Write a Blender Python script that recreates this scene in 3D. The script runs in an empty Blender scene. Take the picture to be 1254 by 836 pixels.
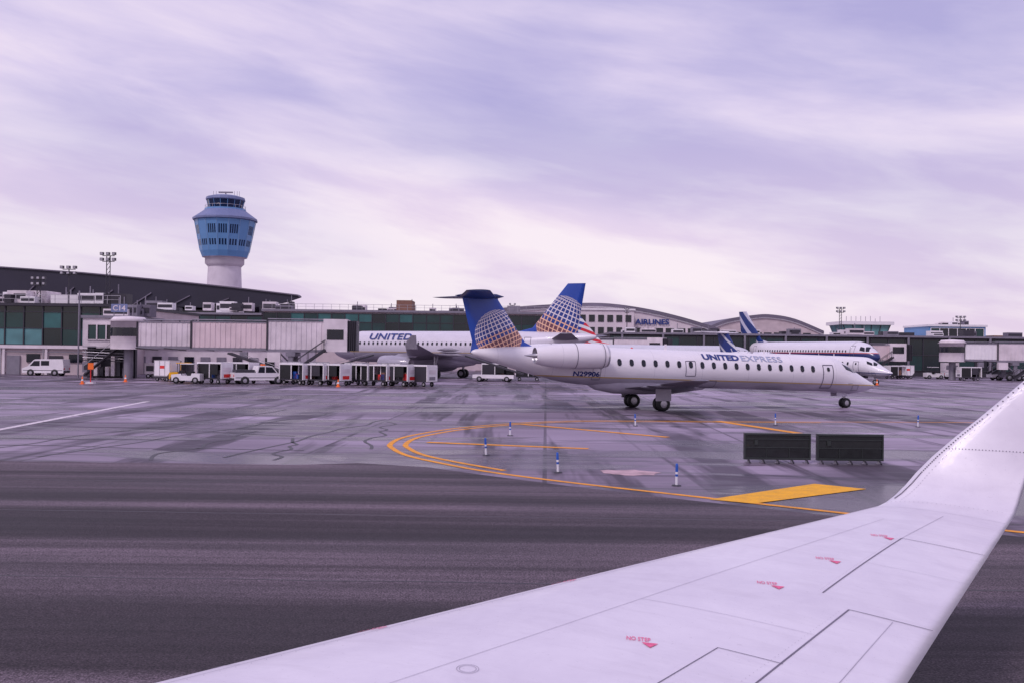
import bpy, math, random
from mathutils import Vector, Matrix
random.seed(7)
sc = bpy.context.scene
R = math.radians

# ------------------------------------------------------------------ materials
_m = {}
def nn(nt, t, **k):
    n = nt.nodes.new(t)
    for a, v in k.items(): setattr(n, a, v)
    return n
def newmat(name):
    m = bpy.data.materials.new(name); m.use_nodes = True
    nt = m.node_tree; nt.nodes.clear()
    out = nn(nt, 'ShaderNodeOutputMaterial'); p = nn(nt, 'ShaderNodeBsdfPrincipled')
    nt.links.new(p.outputs[0], out.inputs[0])
    return m, nt, p
def mathn(nt, op, a, b=None, c=None):
    n = nn(nt, 'ShaderNodeMath', operation=op)
    for i, v in enumerate((a, b, c)):
        if v is None: continue
        if isinstance(v, (int, float)): n.inputs[i].default_value = v
        else: nt.links.new(v, n.inputs[i])
    return n.outputs[0]
def mixc(nt, f, a, b, blend='MIX'):
    n = nn(nt, 'ShaderNodeMix', data_type='RGBA', blend_type=blend)
    for idx, v in ((0, f), (6, a), (7, b)):
        if isinstance(v, (int, float)): n.inputs[idx].default_value = v
        elif isinstance(v, tuple): n.inputs[idx].default_value = (*v[:3], 1)
        else: nt.links.new(v, n.inputs[idx])
    return n.outputs[2]
def noise(nt, vec, scale, detail=4, rough=.55, dist=0):
    n = nn(nt, 'ShaderNodeTexNoise'); n.inputs['Scale'].default_value = scale
    n.inputs['Detail'].default_value = detail; n.inputs['Roughness'].default_value = rough
    n.inputs['Distortion'].default_value = dist
    nt.links.new(vec, n.inputs['Vector']); return n.outputs['Fac']
def mapping(nt, vec, scale=(1,1,1), rot=(0,0,0), loc=(0,0,0)):
    n = nn(nt, 'ShaderNodeMapping'); n.inputs['Scale'].default_value = scale
    n.inputs['Rotation'].default_value = rot; n.inputs['Location'].default_value = loc
    nt.links.new(vec, n.inputs['Vector']); return n.outputs[0]
def ramp(nt, f, stops):
    n = nn(nt, 'ShaderNodeValToRGB'); cr = n.color_ramp
    while len(cr.elements) < len(stops): cr.elements.new(.5)
    for e, (p, c) in zip(cr.elements, stops):
        e.position = p; e.color = (*c[:3], 1) if isinstance(c, tuple) else (c, c, c, 1)
    nt.links.new(f, n.inputs[0]); return n.outputs[0]
def M(name, col, rough=.5, metal=0, var=.12, scale=1.5, coat=0):
    if name in _m: return _m[name]
    m, nt, p = newmat(name)
    tc = nn(nt, 'ShaderNodeTexCoord')
    f = noise(nt, tc.outputs['Object'], scale, 2, .6)
    f = ramp(nt, f, [(.3, 0.0), (.7, 1.0)])
    c = mixc(nt, f, tuple(x*(1-var) for x in col), tuple(min(1, x*(1+var)) for x in col))
    nt.links.new(c, p.inputs['Base Color'])
    p.inputs['Roughness'].default_value = rough; p.inputs['Metallic'].default_value = metal
    p.inputs['Coat Weight'].default_value = coat
    _m[name] = m; return m

white = M('white_paint', (.82,.78,.81), .35, var=.05)
offwhite = M('offwhite_panel', (.72,.64,.68), .5, var=.14, scale=.6)
beige = M('beige_wall', (.56,.46,.48), .7, var=.12, scale=.4)
palewall = M('pale_hangar_wall', (.70,.61,.65), .7, var=.08, scale=.2)
grey = M('grey_metal', (.24,.22,.265), .5, .3)
dgrey = M('dark_grey', (.035,.031,.043), .5)
black = M('rubber_black', (.012,.012,.014), .6)
steel = M('steel', (.45,.43,.47), .35, .7)
alum = M('bare_aluminium', (.62,.60,.64), .28, .8, var=.04)
redm = M('red_paint', (.70,.03,.03), .4)
orange = M('orange_paint', (.9,.17,.02), .5)
yellowm = M('yellow_paint', (.88,.45,.01), .45)
bluem = M('blue_paint', (.02,.08,.35), .35)
brown = M('brown_brick', (.22,.11,.08), .8)
glassd = M('dark_window', (.010,.012,.02), .12, var=.2)
gl1 = M('green_glass_a', (.006,.040,.040), .12, var=.3, scale=.3)
gl2 = M('green_glass_b', (.025,.12,.12), .15, var=.3, scale=.3)
gl3 = M('green_glass_c', (.005,.013,.017), .10, var=.3, scale=.3)
gl4 = M('green_glass_d', (.10,.25,.26), .2, var=.3, scale=.3)
roofdark = M('dark_roof', (.022,.019,.038), .5, var=.15, scale=.1)
roofgrey = M('grey_roof', (.15,.13,.175), .6, var=.2, scale=.1)
concrete = M('concrete', (.68,.61,.68), .8, var=.08, scale=.3)
towerblue = M('tower_blue_panel', (.14,.31,.58), .35, var=.08, scale=.15)
towerroof = M('tower_roof', (.17,.20,.36), .5, var=.08, scale=.15)
towerglass = M('tower_glass', (.010,.025,.07), .1, var=.2)
markred = M('faded_red_marking', (.78,.12,.26), .5, var=.2, scale=30)
seam = M('panel_seam', (.15,.13,.18), .6, var=.2)
tan = M('tan_bridge_panel', (.72,.58,.61), .5, var=.1, scale=.5)
texblue = M('title_blue', (.02,.04,.20), .4)
texgrey = M('title_grey', (.35,.38,.52), .4)

# ------------------------------------------------------------------ builder
class B:
    def __init__(s): s.v=[]; s.f=[]; s.mi=[]; s.sm=[]; s.mats=[]
    def m(s, mat):
        if mat not in s.mats: s.mats.append(mat)
        return s.mats.index(mat)
    def add(s, vs, fs, mat, smooth=False):
        o=len(s.v); s.v += [tuple(v) for v in vs]; k=s.m(mat)
        for f in fs: s.f.append([i+o for i in f]); s.mi.append(k); s.sm.append(smooth)
    def box(s,x0,x1,y0,y1,z0,z1,mat,tx=0,ty=0):
        vs=[(x0,y0,z0),(x1,y0,z0),(x1,y1,z0),(x0,y1,z0),
            (x0+tx,y0+ty,z1),(x1-tx,y0+ty,z1),(x1-tx,y1-ty,z1),(x0+tx,y1-ty,z1)]
        s.add(vs,[(3,2,1,0),(4,5,6,7),(0,1,5,4),(1,2,6,5),(2,3,7,6),(3,0,4,7)],mat)
    def obox(s,p,q,w,h,mat):
        p=Vector(p);q=Vector(q);d=(q-p).normalized()
        up=Vector((0,0,1)) if abs(d.z)<.95 else Vector((0,1,0))
        a=d.cross(up).normalized(); b=a.cross(d).normalized()
        vs=[]
        for c in (p,q):
            for i,j in ((-1,-1),(1,-1),(1,1),(-1,1)): vs.append(c+a*(i*w/2)+b*(j*h/2))
        s.add(vs,[(3,2,1,0),(4,5,6,7),(0,1,5,4),(1,2,6,5),(2,3,7,6),(3,0,4,7)],mat)
    def tube(s,p,q,r,mat,n=10,r2=None):
        p=Vector(p);q=Vector(q);d=(q-p).normalized(); r2=r if r2 is None else r2
        up=Vector((0,0,1)) if abs(d.z)<.95 else Vector((0,1,0))
        a=d.cross(up).normalized(); b=a.cross(d).normalized(); vs=[]
        for c,rr in ((p,r),(q,r2)):
            for i in range(n):
                t=2*math.pi*i/n; vs.append(c+a*(rr*math.cos(t))+b*(rr*math.sin(t)))
        s.add(vs,[(i,(i+1)%n,n+(i+1)%n,n+i) for i in range(n)],mat,True)
        s.add([vs[i] for i in range(n)],[tuple(range(n))],mat)
        s.add([vs[n+i] for i in range(n)],[tuple(range(n))],mat)
    def rev(s,c,axis,prof,mat,n=24,smooth=True,rot=0):
        c=Vector(c);d=Vector(axis).normalized()
        up=Vector((0,0,1)) if abs(d.z)<.95 else Vector((0,1,0))
        a=d.cross(up).normalized(); b=a.cross(d).normalized(); vs=[]
        for r,h in prof:
            for i in range(n):
                t=2*math.pi*i/n+rot; vs.append(c+d*h+a*(r*math.cos(t))+b*(r*math.sin(t)))
        fs=[]
        for k in range(len(prof)-1):
            for i in range(n): fs.append((k*n+i,k*n+(i+1)%n,(k+1)*n+(i+1)%n,(k+1)*n+i))
        s.add(vs,fs,mat,smooth)
    def prism(s,pts,axis,a,b,mat):
        n=len(pts)
        def P(p,t): return {'y':(p[0],t,p[1]),'z':(p[0],p[1],t),'x':(t,p[0],p[1])}[axis]
        vs=[P(p,a) for p in pts]+[P(p,b) for p in pts]
        s.add(vs,[tuple(range(n-1,-1,-1)),tuple(range(n,2*n))]+[(i,(i+1)%n,n+(i+1)%n,n+i) for i in range(n)],mat)
    def wheel(s,x,y,z,r,w,axis=(0,1,0)):
        c=Vector((x,y,z)); d=Vector(axis).normalized()
        s.rev(c,d,[(r*.55,-w/2),(r*.9,-w/2),(r,-w/3),(r,w/3),(r*.9,w/2),(r*.55,w/2)],black,20)
        s.rev(c,d,[(0.001,-w*.42),(r*.25,-w*.45),(r*.58,-w*.36)],steel,16)
        s.rev(c,d,[(r*.58,w*.36),(r*.25,w*.45),(0.001,w*.42)],steel,16)
    def finish(s,name,loc=(0,0,0),yaw=0,bevel=0):
        me=bpy.data.meshes.new(name); me.from_pydata(s.v,[],s.f)
        for m in s.mats: me.materials.append(m)
        me.polygons.foreach_set('material_index',s.mi); me.polygons.foreach_set('use_smooth',s.sm)
        me.update()
        o=bpy.data.objects.new(name,me); sc.collection.objects.link(o)
        o.location=loc; o.rotation_euler=(0,0,yaw)
        if bevel:
            mo=o.modifiers.new('bevel','BEVEL'); mo.width=bevel; mo.segments=2; mo.limit_method='ANGLE'
        return o

def text_mesh(txt, bold=.015):
    cu=bpy.data.curves.new('t','FONT'); cu.body=txt; cu.offset=bold; cu.resolution_u=3
    o=bpy.data.objects.new('t',cu); sc.collection.objects.link(o)
    bpy.context.view_layer.update()
    me=bpy.data.meshes.new_from_object(o.evaluated_get(bpy.context.evaluated_depsgraph_get()))
    vs=[(v.co.x,v.co.y) for v in me.vertices]; fs=[tuple(p.vertices) for p in me.polygons]
    bpy.data.objects.remove(o); bpy.data.curves.remove(cu); bpy.data.meshes.remove(me)
    x0=min(v[0] for v in vs);x1=max(v[0] for v in vs);y0=min(v[1] for v in vs);y1=max(v[1] for v in vs)
    return [((x-x0)/(x1-x0),(y-y0)/(y1-y0)) for x,y in vs], fs

def catmull(rows, n):
    out=[]
    for i in range(len(rows)-1):
        p0=rows[max(i-1,0)];p1=rows[i];p2=rows[i+1];p3=rows[min(i+2,len(rows)-1)]
        for k in range(n):
            t=k/n
            out.append(tuple(.5*((2*b)+(-a+c)*t+(2*a-5*b+4*c-d)*t*t+(-a+3*b-3*c+d)*t**3) for a,b,c,d in zip(p0,p1,p2,p3)))
    out.append(tuple(rows[-1])); return out

# ------------------------------------------------------------------ livery materials
def fuselage_mat(name, top, line, belly, z0, zw, pitch, rough=.3):
    m,nt,p=newmat(name); tc=nn(nt,'ShaderNodeTexCoord')
    sx=nn(nt,'ShaderNodeSeparateXYZ'); nt.links.new(tc.outputs['Object'],sx.inputs[0])
    zz=mathn(nt,'MULTIPLY_ADD',sx.outputs[0],pitch,sx.outputs[2])
    a=mathn(nt,'LESS_THAN',zz,z0); b=mathn(nt,'LESS_THAN',zz,z0+zw)
    dirt=noise(nt,mapping(nt,tc.outputs['Object'],(.5,1,2.0)),1.2,4,.65)
    dirt=ramp(nt,dirt,[(.3,0.),(.75,1.)])
    topc=mixc(nt,dirt,tuple(c*.90 for c in top),top)
    bel=mixc(nt,dirt,tuple(c*.75 for c in belly),belly)
    fr=mathn(nt,'LESS_THAN',mathn(nt,'FRACT',mathn(nt,'MULTIPLY',sx.outputs[0],.31)),.006)
    topc=mixc(nt,mathn(nt,'MULTIPLY',fr,.45),topc,(.35,.34,.38))
    c=mixc(nt,b,topc,line); c=mixc(nt,a,c,bel)
    nt.links.new(c,p.inputs['Base Color']); p.inputs['Roughness'].default_value=rough
    p.inputs['Coat Weight'].default_value=.3
    return m
def globe_mat(name,cx,cz,r):
    m,nt,p=newmat(name); tc=nn(nt,'ShaderNodeTexCoord')
    sx=nn(nt,'ShaderNodeSeparateXYZ'); nt.links.new(tc.outputs['Object'],sx.inputs[0])
    P0=mathn(nt,'DIVIDE',mathn(nt,'SUBTRACT',sx.outputs[0],cx),r)
    Q0=mathn(nt,'DIVIDE',mathn(nt,'SUBTRACT',sx.outputs[2],cz),r)
    ca,sa=math.cos(.42),math.sin(.42)
    P=mathn(nt,'ADD',mathn(nt,'MULTIPLY',P0,ca),mathn(nt,'MULTIPLY',Q0,sa))
    Q=mathn(nt,'SUBTRACT',mathn(nt,'MULTIPLY',Q0,ca),mathn(nt,'MULTIPLY',P0,sa))
    r2=mathn(nt,'ADD',mathn(nt,'MULTIPLY',P,P),mathn(nt,'MULTIPLY',Q,Q))
    ins=mathn(nt,'LESS_THAN',r2,1.0)
    s=mathn(nt,'SQRT',mathn(nt,'MAXIMUM',mathn(nt,'SUBTRACT',1.0,mathn(nt,'MULTIPLY',Q,Q)),.02))
    lon=mathn(nt,'ARCSINE',mathn(nt,'DIVIDE',P,s)); lat=mathn(nt,'ARCSINE',Q)
    l1=mathn(nt,'LESS_THAN',mathn(nt,'FRACT',mathn(nt,'MULTIPLY',lon,5.4)),.24)
    l2=mathn(nt,'LESS_THAN',mathn(nt,'FRACT',mathn(nt,'MULTIPLY',lat,5.4)),.22)
    ln=mathn(nt,'MAXIMUM',l1,l2)
    gold=mixc(nt,mathn(nt,'GREATER_THAN',Q,.1),(.85,.50,.34),(.78,.70,.74))
    body=mixc(nt,mathn(nt,'GREATER_THAN',Q,-.15),(.16,.06,.09),(.02,.05,.26))
    g=mixc(nt,ln,body,gold)
    c=mixc(nt,ins,(.005,.055,.36),g)
    nt.links.new(c,p.inputs['Base Color']); p.inputs['Roughness'].default_value=.3
    p.inputs['Coat Weight'].default_value=.3
    return m
def stripe_mat(name,freq,slope,c1,c2,c3=None,duty=.5,xc=0):
    m,nt,p=newmat(name); tc=nn(nt,'ShaderNodeTexCoord')
    sx=nn(nt,'ShaderNodeSeparateXYZ'); nt.links.new(tc.outputs['Object'],sx.inputs[0])
    wv=mathn(nt,'MULTIPLY',mathn(nt,'SINE',mathn(nt,'MULTIPLY',sx.outputs[0],1.1)),.12)
    t=mathn(nt,'MULTIPLY',mathn(nt,'ADD',mathn(nt,'MULTIPLY_ADD',sx.outputs[0],slope,sx.outputs[2]),wv),freq)
    f=mathn(nt,'LESS_THAN',mathn(nt,'FRACT',t),duty)
    a=c1
    if c3: a=mixc(nt,mathn(nt,'GREATER_THAN',mathn(nt,'MULTIPLY_ADD',sx.outputs[2],-.6,sx.outputs[0]),xc),c3,c1)
    c=mixc(nt,f,c2,a); nt.links.new(c,p.inputs['Base Color']); p.inputs['Roughness'].default_value=.35
    return m

AF=[(0,0),(.012,.28),(.05,.55),(.12,.8),(.25,.97),(.4,1),(.6,.82),(.8,.48),(1,.04)]
def blade(b,secs,mat,tdir=(0,0,1),aft=(-1,0,0),cap=True):
    aft=Vector(aft);td=Vector(tdir);rings=[]
    for le,ch,tu,tl in secs:
        le=Vector(le)
        ring=[le+aft*(ch*c)+td*(tu*t) for c,t in AF]+[le+aft*(ch*c)-td*(tl*t) for c,t in reversed(AF[1:])]
        rings.append(ring)
    n=len(rings[0]); vs=[v for r in rings for v in r]
    fs=[(k*n+i,k*n+(i+1)%n,(k+1)*n+(i+1)%n,(k+1)*n+i) for k in range(len(rings)-1) for i in range(n)]
    b.add(vs,fs,mat,True)
    if cap:
        b.add(rings[-1],[tuple(range(n))],mat); b.add(rings[0],[tuple(range(n))],mat)

class Plane(B):
    def fuselage(s,secs,mat,n=36,sub=5):
        s.tab=catmull(secs,sub)
        vs=[];N=len(s.tab)
        for (x,zc,hw,hh) in s.tab:
            hw=max(hw,.01);hh=max(hh,.01)
            for i in range(n):
                t=2*math.pi*i/n; vs.append((x,hw*math.cos(t),zc+hh*math.sin(t)))
        s.add(vs,[(k*n+i,k*n+(i+1)%n,(k+1)*n+(i+1)%n,(k+1)*n+i) for k in range(N-1) for i in range(n)],mat,True)
    def sec(s,x):
        T=s.tab
        for i in range(len(T)-1):
            a,b=T[i],T[i+1]
            if (a[0]-x)*(b[0]-x)<=0 and a[0]!=b[0]:
                t=(x-a[0])/(b[0]-a[0]); return tuple(a[j]+(b[j]-a[j])*t for j in range(4))
        return T[0] if abs(x-T[0][0])<abs(x-T[-1][0]) else T[-1]
    def onz(s,x,z,side,off=.02):
        _,zc,hw,hh=s.sec(x); q=max(-.999,min(.999,(z-zc)/hh)); c=math.sqrt(1-q*q)
        return (x,side*(hw+off)*c,zc+(hh+off)*q)
    def onp(s,x,ph,off=.012):
        _,zc,hw,hh=s.sec(x); return (x,(hw+off)*math.cos(ph),zc+(hh+off)*math.sin(ph))
    def patch(s,c,mat,n=8,off=.012):
        vs=[]
        for i in range(n+1):
            for j in range(n+1):
                u,v=i/n,j/n
                x=(c[0][0]*(1-u)+c[1][0]*u)*(1-v)+(c[3][0]*(1-u)+c[2][0]*u)*v
                p=(c[0][1]*(1-u)+c[1][1]*u)*(1-v)+(c[3][1]*(1-u)+c[2][1]*u)*v
                vs.append(s.onp(x,R(p),off))
        s.add(vs,[(i*(n+1)+j,(i+1)*(n+1)+j,(i+1)*(n+1)+j+1,i*(n+1)+j+1) for i in range(n) for j in range(n)],mat,True)
    def window(s,x,z,w,h,side,mat,off=.02):
        pts=[(-.5,-.25),(-.25,-.5),(.25,-.5),(.5,-.25),(.5,.25),(.25,.5),(-.25,.5),(-.5,.25)]
        s.add([s.onz(x+a*w,z+c*h,side,off) for a,c in pts]+[s.onz(x,z,side,off+.004)],[(i,(i+1)%8,8) for i in range(8)],mat)
    def title(s,txt,x0,x1,z,h,side,mat,pitch=0,bold=.015,off=.03):
        vs,fs=text_mesh(txt,bold)
        s.add([s.onz(x0+(x1-x0)*a,z-pitch*(x0+(x1-x0)*a)+c*h,side,off) for a,c in vs],fs,mat)
    def doorline(s,x0,x1,z0,z1,side,mat,w=.045):
        def strip(a,c):
            n=8;vs=[]
            for i in range(n+1):
                t=i/n;x=a[0]+(c[0]-a[0])*t;z=a[1]+(c[1]-a[1])*t
                if a[0]==c[0]: vs+= [s.onz(x-w/2,z,side,.012),s.onz(x+w/2,z,side,.012)]
                else: vs+= [s.onz(x,z-w/2,side,.012),s.onz(x,z+w/2,side,.012)]
            s.add(vs,[(2*i,2*i+1,2*i+3,2*i+2) for i in range(n)],mat)
        strip((x0,z0),(x0,z1));strip((x1,z0),(x1,z1));strip((x0,z0),(x1,z0));strip((x0,z1),(x1,z1))
    def engine(s,x0,x1,y,z,r,mat,lip=alum):
        L=x1-x0; c=(x0,y,z)
        s.rev(c,(1,0,0),[(r*.62,0),(r*.8,L*.12),(r*.95,L*.35),(r,L*.65),(r*.97,L*.88),(r*.9,L*.965)],mat,28)
        s.rev(c,(1,0,0),[(r*.9,L*.965),(r*.86,L*.99),(r*.8,L),(r*.76,L*.98),(r*.74,L*.9)],lip,28)
        s.rev(c,(1,0,0),[(r*.74,L*.9),(r*.74,L*.75),(.15*r,L*.75),(.01,L*.88)],dgrey,28)
        s.rev(c,(1,0,0),[(r*.62,0),(r*.55,L*.02),(r*.52,L*.15),(r*.3,L*.12),(.02,-L*.14)],steel,24)
    def gear(s,x,y,r,w,ztop,dual=.28,rad=.07):
        s.tube((x,y,r),(x,y,ztop),rad,steel,10); s.tube((x,y-dual,r),(x,y+dual,r),rad*.7,steel,8)
        s.obox((x-.5,y,ztop),(x,y,r*1.6),rad,rad,steel)
        s.wheel(x,y-dual,r,r,w); s.wheel(x,y+dual,r,r,w)

# ------------------------------------------------------------------ regional jets (T-tail, rear engines)
PT=.023
navydark=M('dark_navy_paint',(.006,.02,.10),.35,var=.05,coat=.2)
wingunder=M('wing_grey_paint',(.16,.15,.19),.45,var=.1)
def regional_jet(name,loc,yaw,fus,gm,stab,titles=(),engm=None):
    p=Plane()
    p.fuselage([(16.66,1.43,.02,.02),(16.55,1.435,.14,.12),(16.1,1.47,.36,.32),(15.4,1.57,.64,.58),(14.7,1.72,.87,.82),(14.1,1.90,1.0,1.0),
     (13.4,2.10,1.08,1.12),(12.5,2.21,1.14,1.15),(10,2.27,1.15,1.15),(5,2.385,1.15,1.15),(0,2.5,1.15,1.15),(-3.5,2.58,1.15,1.15),(-5.5,2.68,1.09,1.06),
     (-7.2,2.86,.93,.86),(-8.8,3.06,.68,.62),(-10,3.2,.44,.40),(-10.9,3.3,.2,.2),(-11.15,3.32,.04,.04)],fus)
    p.rev((-4.2,0,1.62),(1,0,0),[(.02,0),(.45,.8),(.68,2),(.74,4),(.70,6),(.45,8),(.02,9)],fus,24)
    for sd in (1,-1):
        blade(p,[((3.1,sd*.6,1.30),4.8,.2,.25),((1.9,sd*2.6,1.46),3.4,.17,.16),((-1.2,sd*9.9,2.0),1.4,.07,.05),((-1.5,sd*10.05,2.02),.9,.02,.02)],wingunder)
        for fy in (3.4,5.8): p.rev((-2.6+(5.8-fy)*.25,sd*fy,1.42+.07*(fy-3)),(1,0,0),[(.01,0),(.10,.5),(.11,1.2),(.01,2)],wingunder,8)
        blade(p,[((-9.7,sd*.05,6.5),2.2,.12,.12),((-11.2,sd*3.95,6.62),1.35,.06,.05)],stab)
        p.engine(-7.95,-3.5,sd*1.98,3.18,.74,engm or fus)
        p.rev((-3.9,sd*1.98,3.18),(1,0,0),[(.735,0),(.738,.02),(.73,.04)],seam,28)
        p.rev((-5.6,sd*1.98,3.18),(1,0,0),[(.742,0),(.744,.02),(.742,.04)],seam,28)
        blade(p,[((-4.6,sd*.8,3.1),2.6,.1,.1),((-4.6,sd*1.5,3.15),2.6,.1,.1)],fus)
        p.gear(0,sd*2.05,.42,.27,1.5,.24)
        p.box(-.55,.45,sd*2.42-.02,sd*2.42+.02,.6,1.4,fus)
        p.patch([(13.75,(28 if sd>0 else 152)),(14.45,(33 if sd>0 else 147)),(14.25,(52 if sd>0 else 128)),(13.55,(46 if sd>0 else 134))],glassd)
        p.patch([(14.52,(38 if sd>0 else 142)),(14.86,(52 if sd>0 else 128)),(14.68,(86 if sd>0 else 94)),(14.25,(72 if sd>0 else 108))],glassd)
        for i in range(19):
            x=-3.1+i*.79
            if i in (7,): p.doorline(x-.33,x+.33,2.1-PT*x,3.0-PT*x,sd,seam)
            p.window(x,2.78-PT*x,.27,.40,sd,glassd)
        p.doorline(11.9,12.65,1.6-PT*12,3.05-PT*12,sd,seam,.06)
        p.window(12.28,2.78-PT*12,.22,.26,sd,glassd)
        p.doorline(-4.0,-3.5,1.8,2.5,sd,seam,.03); p.doorline(3.2,4.3,1.35,1.75,sd,seam,.03); p.doorline(14.3,14.8,1.15,1.5,sd,seam,.025)
        p.tube((13.9,sd*.98,1.6),(14.15,sd*1.08,1.62),.02,steel,5)
    blade(p,[((-6.6,0,3.3),4.6,.10,.10),((-7.9,0,3.95),3.2,.12,.12),((-9.55,0,6.35),2.15,.10,.10),((-9.6,0,6.62),2.1,.09,.09)],gm,tdir=(0,1,0))
    p.rev((-12.15,0,6.55),(1,0,0),[(.01,0),(.13,.6),(.18,1.5),(.14,2.5),(.01,2.95)],stab,12)
    p.gear(14.36,0,.32,.20,1.3,.16,.06); p.box(13.5,14.3,-.33,-.30,.75,1.15,fus); p.box(13.5,14.3,.30,.33,.75,1.15,fus)
    for t in titles: p.title(t[0],t[1],t[2],t[3],t[4],-1,t[5],PT,t[6])
    p.box(1.2,1.35,-.02,.02,3.55,3.95,white); p.box(8.2,8.3,-.02,.02,3.38,3.7,white)
    p.tube((6,0,3.45),(5.85,0,3.75),.02,white,6)
    p.rev((-1,0,3.6),(0,0,1),[(.08,0),(.08,.1),(.01,.14)],redm,8)
    p.finish(name,loc,yaw)
fus=fuselage_mat('regional_jet_livery',(.86,.82,.86),(.55,.38,.14),(.50,.46,.55),1.82,.07,PT)
regional_jet('regional_jet_airplane',(8.25,60,0),R(18),fus,globe_mat('regional_fin_globe',-9.5,4.35,1.45),navydark,
 [('UNITED',3.35,5.9,3.12,.34,texblue,.045),('EXPRESS',6.05,9.0,3.12,.34,texgrey,.01),('N29906',-5.2,-3.55,1.90,.30,texblue,.03)])
fus2=fuselage_mat('white_regional_livery',(.82,.79,.84),(.04,.05,.2),(.62,.6,.68),1.7,.10,PT)
regional_jet('regional_jet_airplane',(36.3,131.6,0),R(-55),fus2,stripe_mat('blue_regional_fin',.5,.8,(.02,.04,.2),(.6,.6,.66),duty=.8),white)

# ------------------------------------------------------------------ single aisle airliners
def airliner(name,loc,yaw,fmat,finmat,k=1.0,titles=None,tside=1,engm=None,wingm=grey):
    p=Plane()
    p.fuselage([(17.7*k,3.35*k,.03,.03),(17.55*k,3.36*k,.35*k,.32*k),(17.0*k,3.45*k,.85*k,.8*k),(16*k,3.62*k,1.38*k,1.35*k),(15*k,3.78*k,1.7*k,1.75*k),(13.5*k,3.9*k,1.93*k,1.98*k),
      (12*k,3.93*k,1.98*k,2.03*k),(0,3.93*k,1.98*k,2.03*k),(-7*k,3.95*k,1.98*k,2.03*k),(-10*k,4.1*k,1.85*k,1.87*k),(-14*k,4.6*k,1.3*k,1.3*k),(-17.5*k,5.05*k,.7*k,.72*k),(-19.7*k,5.3*k,.2*k,.25*k),(-19.9*k,5.3*k,.05,.05)],fmat,32,4)
    p.rev((-5*k,0,2.6*k),(1,0,0),[(.02,0),(.9*k,1.5*k),(1.25*k,4*k),(1.25*k,8*k),(.8*k,11*k),(.02,12.5*k)],fmat,20)
    for sd in (1,-1):
        blade(p,[((5.8*k,sd*1.2*k,2.7*k),7.2*k,.4*k,.4*k),((2.6*k,sd*6.2*k,3.1*k),3.9*k,.25*k,.22*k),((-3.6*k,sd*16.8*k,4.15*k),1.5*k,.1*k,.08*k)],wingm)
        blade(p,[((-3.7*k,sd*16.8*k,3.6*k),1.5*k,.03,.03),((-3.6*k,sd*16.85*k,4.2*k),1.5*k,.04,.04),((-4.5*k,sd*17.0*k,5.1*k),.6*k,.02,.02)],wingm,tdir=(0,1,0))
        p.engine(2.2*k,6.6*k,sd*5.75*k,1.75*k,1.12*k,engm or fmat)
        blade(p,[((5.2*k,sd*5.75*k,2.6*k),3.6*k,.15,.15),((4*k,sd*5.75*k,3.05*k),3*k,.15,.15)],fmat,tdir=(0,1,0))
        for fx in (4.3,8,11): p.rev((-6*k+(8-fx)*.45*k,sd*fx*k,(2.95+.09*(fx-4))*k),(1,0,0),[(.01,0),(.18*k,.9*k),(.2*k,2*k),(.01,3*k)],wingm,8)
        blade(p,[((-14.3*k,sd*.6*k,5.0*k),3.6*k,.18*k,.18*k),((-17.8*k,sd*6.2*k,5.6*k),1.4*k,.07,.07)],wingm)
        p.gear(0,sd*3.8*k,.58*k,.4*k,3*k,.45*k,.14)
        for i in range(34):
            x=(12.3-i*.68)*k
            p.window(x,4.35*k,.26*k,.38*k,sd,glassd,.03)
        for x in (13.6,-11.6): p.doorline((x-.42)*k,(x+.42)*k,3.4*k,5.2*k,sd,seam,.06)
        a=(lambda d: d if sd>0 else 180-d)
        p.patch([(15.0*k,a(22)),(15.9*k,a(26)),(15.6*k,a(50)),(14.9*k,a(46))],glassd,off=.03)
        p.patch([(16.0*k,a(28)),(16.45*k,a(40)),(16.05*k,a(86)),(15.65*k,a(60))],glassd,off=.03)
    blade(p,[((-8.6*k,0,5.7*k),9.0*k,.12,.12),((-11.6*k,0,6.4*k),6.0*k,.2*k,.2*k),((-16.2*k,0,11.75*k),2.3*k,.12*k,.12*k)],finmat,tdir=(0,1,0))
    p.gear(12.6*k,0,.4*k,.25*k,2.2*k,.25*k,.1)
    for (t,x0,x1,z,h,mt) in (titles or []): p.title(t,x0,x1,z,h,tside,mt,0,.02,.10)
    p.finish(name,loc,yaw)
ufus=fuselage_mat('airliner_livery',(.70,.66,.74),(.5,.36,.18),(.44,.41,.50),3.2,.1,0)
airliner('passenger_airplane',(-8,125.4,0),R(155),ufus,globe_mat('airliner_fin_globe',-15.4,7.0,3.3),
  titles=[('UNITED',11.0,4.6,4.78,.78,texblue)])
afus=fuselage_mat('silver_airliner_livery',(.64,.63,.70),(.5,.05,.05),(.5,.52,.58),3.0,.08,0)
airliner('passenger_airplane',(23.0,149,0),R(-8),afus,stripe_mat('flag_fin',1.1,.25,(.65,.03,.05),(.75,.75,.78),c3=(.02,.05,.3),xc=-16.8),.80)
cfus=fuselage_mat('blue_belly_livery',(.78,.75,.82),(.5,.05,.05),(.015,.03,.15),3.9,.12,0)
airliner('passenger_airplane',(50.2,168.5,0),R(-66),cfus,stripe_mat('dark_blue_fin',.38,.9,(.012,.035,.18),(.55,.54,.66),duty=.62),.98)

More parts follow.
